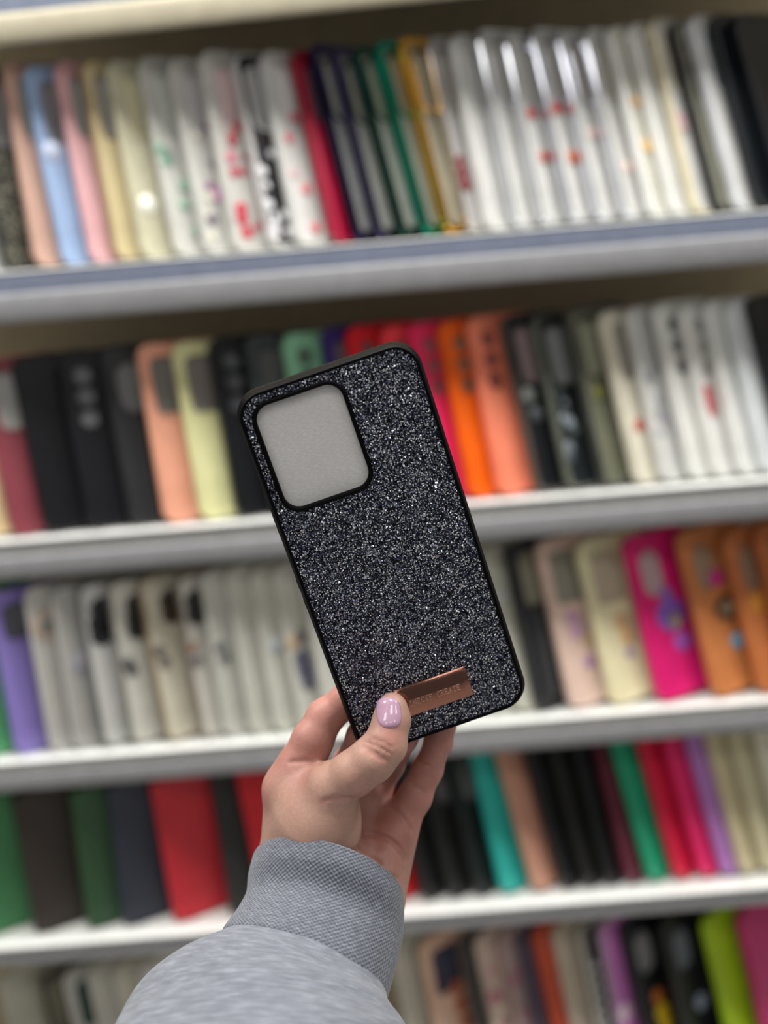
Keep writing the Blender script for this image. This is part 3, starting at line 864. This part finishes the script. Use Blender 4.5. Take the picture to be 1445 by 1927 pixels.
def FR(px, py, rpx, k=.97):                 # thumb joint pressing on the outer side
    r = rpx * .425 / FPX
    return on_panel(px, py, -r * k), r


def chain(P, js, k=.002, sq=None):
    d = None
    for (a, ra), (b, rb) in zip(js[:-1], js[1:]):
        ba = b - a; pa = P - a
        h = np.clip((pa @ ba) / (ba @ ba), 0, 1)[..., None]
        q = pa - h * ba
        dd = np.linalg.norm(q, axis=-1) - (ra + (rb - ra) * h[..., 0])
        d = dd if d is None else smin(d, dd, k)
    return d


def smin(a, b, k):
    h = np.maximum(k - np.abs(a - b), 0) / k
    return np.minimum(a, b) - h * h * k * .25


def smax(a, b, k): return -smin(-a, -b, k)


THUMB = [FR(738, 1331, 28, .90), FR(737, 1354, 34, .92), J(725, 1402, .4225, 39), J(700, 1430, .4225, 42), J(666, 1455, .4245, 42), J(624, 1484, .430, 46)]
THENAR = [J(624, 1484, .430, 46), J(603, 1546, .436, 73), J(596, 1620, .447, 74), J(592, 1700, .453, 68)]
INDEX = [J(546, 1488, .4480, 44), J(566, 1440, .4475, 42), J(588, 1394, .4475, 38), BK(611, 1350, 34), BK(655, 1316, 32), BK(715, 1272, 28)]
MIDDLE = [J(632, 1500, .464, 40), J(662, 1440, .466, 36), BK(686, 1388, 34), BK(722, 1330, 31), BK(762, 1270, 27)]
RING = [J(688, 1520, .470, 36), J(704, 1488, .473, 31), J(732, 1438, .473, 28), BK(757, 1388, 28), BK(800, 1310, 28), BK(826, 1262, 25)]
LITTLE = [J(752, 1550, .462, 34), J(780, 1500, .463, 31), J(804, 1448, .462, 28), BK(825, 1396, 26), BK(833, 1362, 24), BK(840, 1318, 22)]
PALM = [
    [J(540, 1486, .449, 44), J(549, 1600, .452, 54), J(556, 1700, .452, 62)],
    [J(632, 1500, .464, 40), J(600, 1700, .460, 55)],
    [J(690, 1520, .468, 38), J(640, 1700, .461, 55)],
    [J(748, 1554, .463, 33), J(700, 1700, .456, 52)],
    [J(738, 1588, .456, 36), J(704, 1700, .448, 50)],
    [J(630, 1560, .458, 50), J(640, 1680, .452, 60)],
    [J(574, 1524, .442, 50), J(562, 1640, .446, 68)],
    [J(556, 1476, .4445, 38), J(618, 1490, .4355, 40)],
    [J(570, 1700, .450, 66), J(520, 1840, .420, 70)],
    [J(668, 1700, .450, 66), J(630, 1840, .420, 70)],
]


def hand_sdf(P):
    palm = None
    for js in PALM:
        d = chain(P, js); palm = d if palm is None else smin(palm, d, .010)
    th = chain(P, THUMB, .003)
    tn = chain(P, THENAR, .006)
    body = smin(palm, tn, .008)
    fs = None
    for f in (INDEX, MIDDLE, RING, LITTLE):
        d = chain(P, f, .003); fs = d if fs is None else smin(fs, d, .0008)
    body = smin(body, fs, .005)
    return smin(body, th, .004)


def trace(pxs):
    D = np.array([[(x - W / 2) / FPX, (y - H / 2) / FPX, 1.0] for x, y in pxs])
    Ln = np.linalg.norm(D, axis=1, keepdims=True)
    t = np.full((len(D), 1), .385)
    for _ in range(60):
        t = t + hand_sdf(D * t)[:, None] / Ln * .9
    return D * t


CREASES = [
    ([(688, 1396), (710, 1404), (734, 1418)], .00035), ([(682, 1404), (704, 1414), (729, 1431)], .00035), ([(698, 1389), (719, 1396), (737, 1407)], .0002), ([(690, 1414), (706, 1423), (720, 1432)], .0002),
    ([(735, 1518), (757, 1538), (776, 1566)], .0008), ([(682, 1566), (708, 1570), (733, 1580), (752, 1597), (766, 1620)], .0010),
    ([(672, 1596), (693, 1611), (716, 1628)], .0007), ([(604, 1509), (626, 1502), (648, 1500), (676, 1503)], .0002),
    ([(545, 1434), (575, 1432), (604, 1438)], .0006), ([(773, 1476), (797, 1489)], .0005), ([(784, 1432), (814, 1445)], .0004),
    ([(700, 1640), (726, 1648), (748, 1652)], .0005),
]
cre = []
for pts, r in CREASES:
    dense = []
    for (a, b) in zip(pts[:-1], pts[1:]):
        for k in range(6): dense.append((a[0] + (b[0] - a[0]) * k / 6, a[1] + (b[1] - a[1]) * k / 6))
    dense.append(pts[-1])
    cre.append((trace(dense), r))

VOX = .00075
lo = np.array([-.064, .066, .395]); hi = np.array([.042, .206, .496])
ax = [np.arange(lo[i], hi[i], VOX) for i in range(3)]
shape = tuple(len(a) for a in ax)
F = np.empty(shape, np.float32)
for i0 in range(0, shape[0], 16):
    g = np.stack(np.meshgrid(ax[0][i0:i0 + 16], ax[1], ax[2], indexing='ij'), -1)
    F[i0:i0 + 16] = hand_sdf(g)
# cut the forearm flat inside the sleeve
gy = ax[1][None, :, None]
for pts, r in cre:                           # carve the skin creases
    for a, b in zip(pts[:-1], pts[1:]):
        mn = np.minimum(a, b) - .004; mx = np.maximum(a, b) + .004
        sl = tuple(slice(max(0, int((mn[i] - lo[i]) / VOX)), max(0, int((mx[i] - lo[i]) / VOX) + 1)) for i in range(3))
        if any(s.stop <= s.start for s in sl): continue
        g = np.stack(np.meshgrid(*[ax[i][sl[i]] for i in range(3)], indexing='ij'), -1)
        F[sl] = smax(F[sl], -chain(g, [(a, r), (b, r)]), .0011)
# thumb must not sink into the panel nor fingers into the case back
gx_, gy_, gz_ = ax[0][:, None, None], ax[1][None, :, None], ax[2][None, None, :]
sd = ((gx_ - P0[0]) * _n[0] + (gy_ - P0[1]) * _n[1] + (gz_ - P0[2]) * _n[2])
uu = (gx_ - P0[0]) * _x[0] + (gy_ - P0[1]) * _x[1] + (gz_ - P0[2]) * _x[2]
vv = (gx_ - P0[0]) * _y[0] + (gy_ - P0[1]) * _y[1] + (gz_ - P0[2]) * _y[2]
cb = np.maximum(np.maximum(np.abs(uu - PW / 2) - (PW / 2 + .0018), np.abs(vv - PL / 2) - (PL / 2 + .0018)), np.maximum(-.0006 - sd, sd - .0108))
F = np.maximum(F, (-cb).astype(np.float32))


def surface_nets(F, lo, vox):
    s = F < 0
    nx, ny, nz = F.shape
    acc = np.zeros((nx - 1, ny - 1, nz - 1, 3), np.float32); cnt = np.zeros((nx - 1, ny - 1, nz - 1), np.int32)
    for axis in range(3):
        o1, o2 = [a for a in range(3) if a != axis]
        for d1 in (0, 1):
            for d2 in (0, 1):
                def sl(dd):
                    r = [None] * 3; r[axis] = slice(dd, F.shape[axis] - 1 + dd)
                    r[o1] = slice(d1, F.shape[o1] - 1 + d1); r[o2] = slice(d2, F.shape[o2] - 1 + d2); return tuple(r)
                a, b = F[sl(0)], F[sl(1)]
                c = (a < 0) != (b < 0)
                idx = np.nonzero(c)
                t = a[idx] / (a[idx] - b[idx])
                v = np.zeros((len(t), 3), np.float32); v[:, axis] = t; v[:, o1] = d1; v[:, o2] = d2
                acc[idx] += v; cnt[idx] += 1
    ids = np.full(cnt.shape, -1, np.int64)
    act = np.nonzero(cnt)
    ids[act] = np.arange(len(act[0]))
    V = np.stack(act, -1) + acc[act] / cnt[act][:, None]
    V = lo + V * vox
    faces = []
    for axis in range(3):
        o1, o2 = (axis + 1) % 3, (axis + 2) % 3
        r0 = [slice(1, -1)] * 3; r1 = [slice(1, -1)] * 3
        r0[axis] = slice(0, -1); r1[axis] = slice(1, None)
        a, b = s[tuple(r0)], s[tuple(r1)]
        idx = np.nonzero(a != b)
        fl = a[idx]
        p = [idx[0].copy(), idx[1].copy(), idx[2].copy()]
        for q in (o1, o2): p[q] = p[q] + 1

        def cid(e1, e2):
            c = [p[0].copy(), p[1].copy(), p[2].copy()]
            c[o1] = c[o1] - e1; c[o2] = c[o2] - e2
            return ids[c[0], c[1], c[2]]
        Q = np.stack([cid(0, 0), cid(1, 0), cid(1, 1), cid(0, 1)], -1)
        Q[~fl] = Q[~fl][:, ::-1]
        faces.append(Q)
    return V, np.concatenate(faces)


V, Q = surface_nets(F, lo, VOX)
# light smoothing of the grid steps
E2 = np.concatenate([Q[:, [0, 1]], Q[:, [1, 2]], Q[:, [2, 3]], Q[:, [3, 0]]])
for _ in range(3):
    sm = np.zeros_like(V); ct = np.zeros(len(V))
    np.add.at(sm, E2[:, 0], V[E2[:, 1]]); np.add.at(ct, E2[:, 0], 1)
    np.add.at(sm, E2[:, 1], V[E2[:, 0]]); np.add.at(ct, E2[:, 1], 1)
    V = V * .5 + .5 * sm / ct[:, None]

person = thing('person', 'left hand in a grey sweatshirt sleeve holding up the glitter case', 'person', None, tuple(cam2world(C(620, 1700, .45))))
pinv = Matrix.Translation(-Vector(person.location))
PL0 = np.array(person.location)
hme = mesh_from('hand', cam2world(V) - PL0, Q)
# redness of finger pads, knuckles and palm creases, plus painted palm shading
fl = np.zeros(len(V))
for pts, r in cre:
    for p in pts[::2]:
        fl = np.maximum(fl, .55 * np.exp(-((np.linalg.norm(V - p, axis=1) / .0016) ** 2)))
for f in (INDEX, MIDDLE, RING, LITTLE):
    d = chain(V, f)
    fl = np.maximum(fl, .62 * np.clip(1 - (d - .001) / .004, 0, 1))
for p, rad, k in ((trace([(735, 1384)])[0], .006, .7), (trace([(690, 1490)])[0], .010, .4), (trace([(735, 1560)])[0], .020, .75), (trace([(570, 1460)])[0], .009, .5)):
    fl = np.maximum(fl, k * np.exp(-((np.linalg.norm(V - p, axis=1) / rad) ** 2)))
at = hme.attributes.new('flush_shade', 'FLOAT', 'POINT'); at.data.foreach_set('value', fl.astype(np.float32))
hand = link('hand', hme, M_skin, person); hand['label'] = 'bare hand gripping the case'

# thumb nail: a curved shell following the thumb
NU, NV = 14, 16
pix = []
cx_, cy_, aw, ah = 731.5, 1341.0, 23.0, 28.5
for j in range(NV + 1):
    for i in range(NU + 1):
        a = -1 + 2 * i / NU; b = -1 + 2 * j / NV
        xs = a * math.sqrt(max(0, 1 - .5 * b * b)); ys = b * math.sqrt(max(0, 1 - .5 * a * a))
        k = 1.10
        xs, ys = max(-1, min(1, xs * k)), max(-1, min(1, ys * k))
        pix.append((cx_ + xs * aw + ys * 2.5, cy_ + ys * ah))
S = trace(pix)
eps = 2e-4
G = np.stack([hand_sdf(S + np.eye(3)[i] * eps) - hand_sdf(S - np.eye(3)[i] * eps) for i in range(3)], -1)
G /= np.linalg.norm(G, axis=1, keepdims=True)
top, bot = [], []
k = 0
for j in range(NV + 1):
    for i in range(NU + 1):
        a = abs(-1 + 2 * i / NU); b = abs(-1 + 2 * j / NV)
        e = max(a, b)
        hgt = .00065 * (1 - e ** 6) + .00012
        top.append(S[k] + G[k] * hgt); bot.append(S[k] - G[k] * .0006); k += 1
vs = np.array(top + bot); n1 = NU + 1; off = len(top); fc = []
for j in range(NV):
    for i in range(NU):
        a = j * n1 + i
        fc.append((a, a + n1, a + n1 + 1, a + 1)); fc.append((off + a, off + a + 1, off + a + n1 + 1, off + a + n1))
bd = [i for i in range(NU)] + [j * n1 + NU for j in range(NV)] + [NV * n1 + i for i in range(NU, 0, -1)] + [j * n1 for j in range(NV, 0, -1)]
for q in range(len(bd)):
    a, b = bd[q], bd[(q + 1) % len(bd)]
    fc.append((a, b, off + b, off + a))
nme = mesh_from('thumb_nail', cam2world(vs) - PL0, fc)
bmn = bmesh.new(); bmn.from_mesh(nme); bmesh.ops.recalc_face_normals(bmn, faces=bmn.faces); bmn.to_mesh(nme); bmn.free()
nail = link('thumb_nail', nme, M_nail, hand); nail['label'] = 'glossy pale lilac thumb nail'


# sleeve and cuff: rings along the forearm
ARM = np.array([-.24, .70, -.67]); ARM /= np.linalg.norm(ARM)      # from the hand towards the elbow


def tube(name, rings, nseg, mat, parent, fold):
    verts, uvs = [], []
    acc = 0; prev = None
    for k, (lx, ly, rx, ry, d, b) in enumerate(rings):
        L_, R_ = C(lx, ly, d), C(rx, ry, d)
        c = (L_ + R_) / 2; lat = (R_ - L_); r = np.linalg.norm(lat) / 2; lat = lat / (2 * r)
        dep = np.cross(ARM, lat); dep /= np.linalg.norm(dep)
        if dep[2] < 0: dep = -dep
        if prev is not None: acc += np.linalg.norm(c - prev)
        prev = c
        for i in range(nseg):
            th = 2 * math.pi * i / nseg
            f = 1 + fold(th, acc, k)
            verts.append(c + lat * (r * f * math.cos(th)) + dep * (r * b * f * math.sin(th)))
            uvs.append((i / nseg, acc / .04))
    faces = []
    for k in range(len(rings) - 1):
        for i in range(nseg):
            j = (i + 1) % nseg
            faces.append((k * nseg + i, k * nseg + j, (k + 1) * nseg + j, (k + 1) * nseg + i))
    me = mesh_from(name, cam2world(np.array(verts)) - PL0, faces)
    uvl = me.uv_layers.new(name='UVMap')
    for poly in me.polygons:
        wrap = any(v % nseg == nseg - 1 for v in poly.vertices) and any(v % nseg == 0 for v in poly.vertices)
        for li, vi in zip(poly.loop_indices, poly.vertices):
            u, v = uvs[vi]
            if wrap and vi % nseg == 0: u = 1.0
            uvl.data[li].uv = (u, v)
    bmq = bmesh.new(); bmq.from_mesh(me); bmesh.ops.recalc_face_normals(bmq, faces=bmq.faces); bmq.to_mesh(me); bmq.free()
    return link(name, me, mat, parent)


def interp(keys, n):
    keys = np.array(keys, float); t = np.linspace(0, len(keys) - 1, n); out = []
    for v in t:
        i = min(int(v), len(keys) - 2); f = v - i
        p0, p1, p2, p3 = keys[max(0, i - 1)], keys[i], keys[i + 1], keys[min(len(keys) - 1, i + 2)]
        out.append(.5 * ((2 * p1) + (-p0 + p2) * f + (2 * p0 - 5 * p1 + 4 * p2 - p3) * f * f + (-p0 + 3 * p1 - 3 * p2 + p3) * f ** 3))
    return out


def sfold(th, s, k):
    amp = min(1, max(0, s - .001) / .03)
    return amp * (.030 * math.sin(2 * th + 60 * s + .6) + .018 * math.sin(5 * th - 110 * s) + .012 * math.sin(3 * th + 210 * s))


def cfold(th, s, k):
    w = min(1, s / .05)
    return .008 * math.sin(3 * th + 40 * s) + .006 * math.sin(4 * th - 1.0) + w * .010 * math.sin(7 * th + 70 * s)


SL = interp([(424, 1742, 722, 1868, .4235, .86), (414, 1756, 724, 1888, .4200, .88), (352, 1788, 726, 1900, .4165, .92), (302, 1829, 731, 1908, .4130, .95), (266, 1871, 739, 1918, .4095, .97), (232, 1926, 752, 1938, .4050, .98),
             (190, 2000, 775, 2000, .394, 1), (110, 2100, 765, 2110, .376, 1), (20, 2240, 720, 2260, .352, 1), (-80, 2400, 640, 2430, .325, 1)], 70)
# the opening is turned inwards: first rings lie inside the cuff
inner = interp([(475, 1650, 735, 1745, .4380, .96), (480, 1620, 746, 1715, .4424, .99), (482, 1607, 749, 1702, .4444, 1.0)], 8)
outer = interp([(480, 1603, 752, 1700, .4450, 1.02), (477, 1604, 755, 1702, .4447, 1.05), (474, 1611, 756, 1708, .4438, 1.05), (466, 1640, 757, 1735, .4396, 1.0), (460, 1680, 754, 1775, .4342, .87), (440, 1718, 742, 1822, .4272, .87), (416, 1752, 724, 1884, .4208, .88), (424, 1762, 720, 1893, .4196, .85)], 56)
sleeve = tube('sleeve', SL, 120, M_sleeve, person, sfold)
sleeve['label'] = 'grey marl sweatshirt sleeve'
cuff = tube('cuff', inner + outer, 160, M_cuff, sleeve, cfold)
cuff['label'] = 'textured knit cuff of the sleeve'
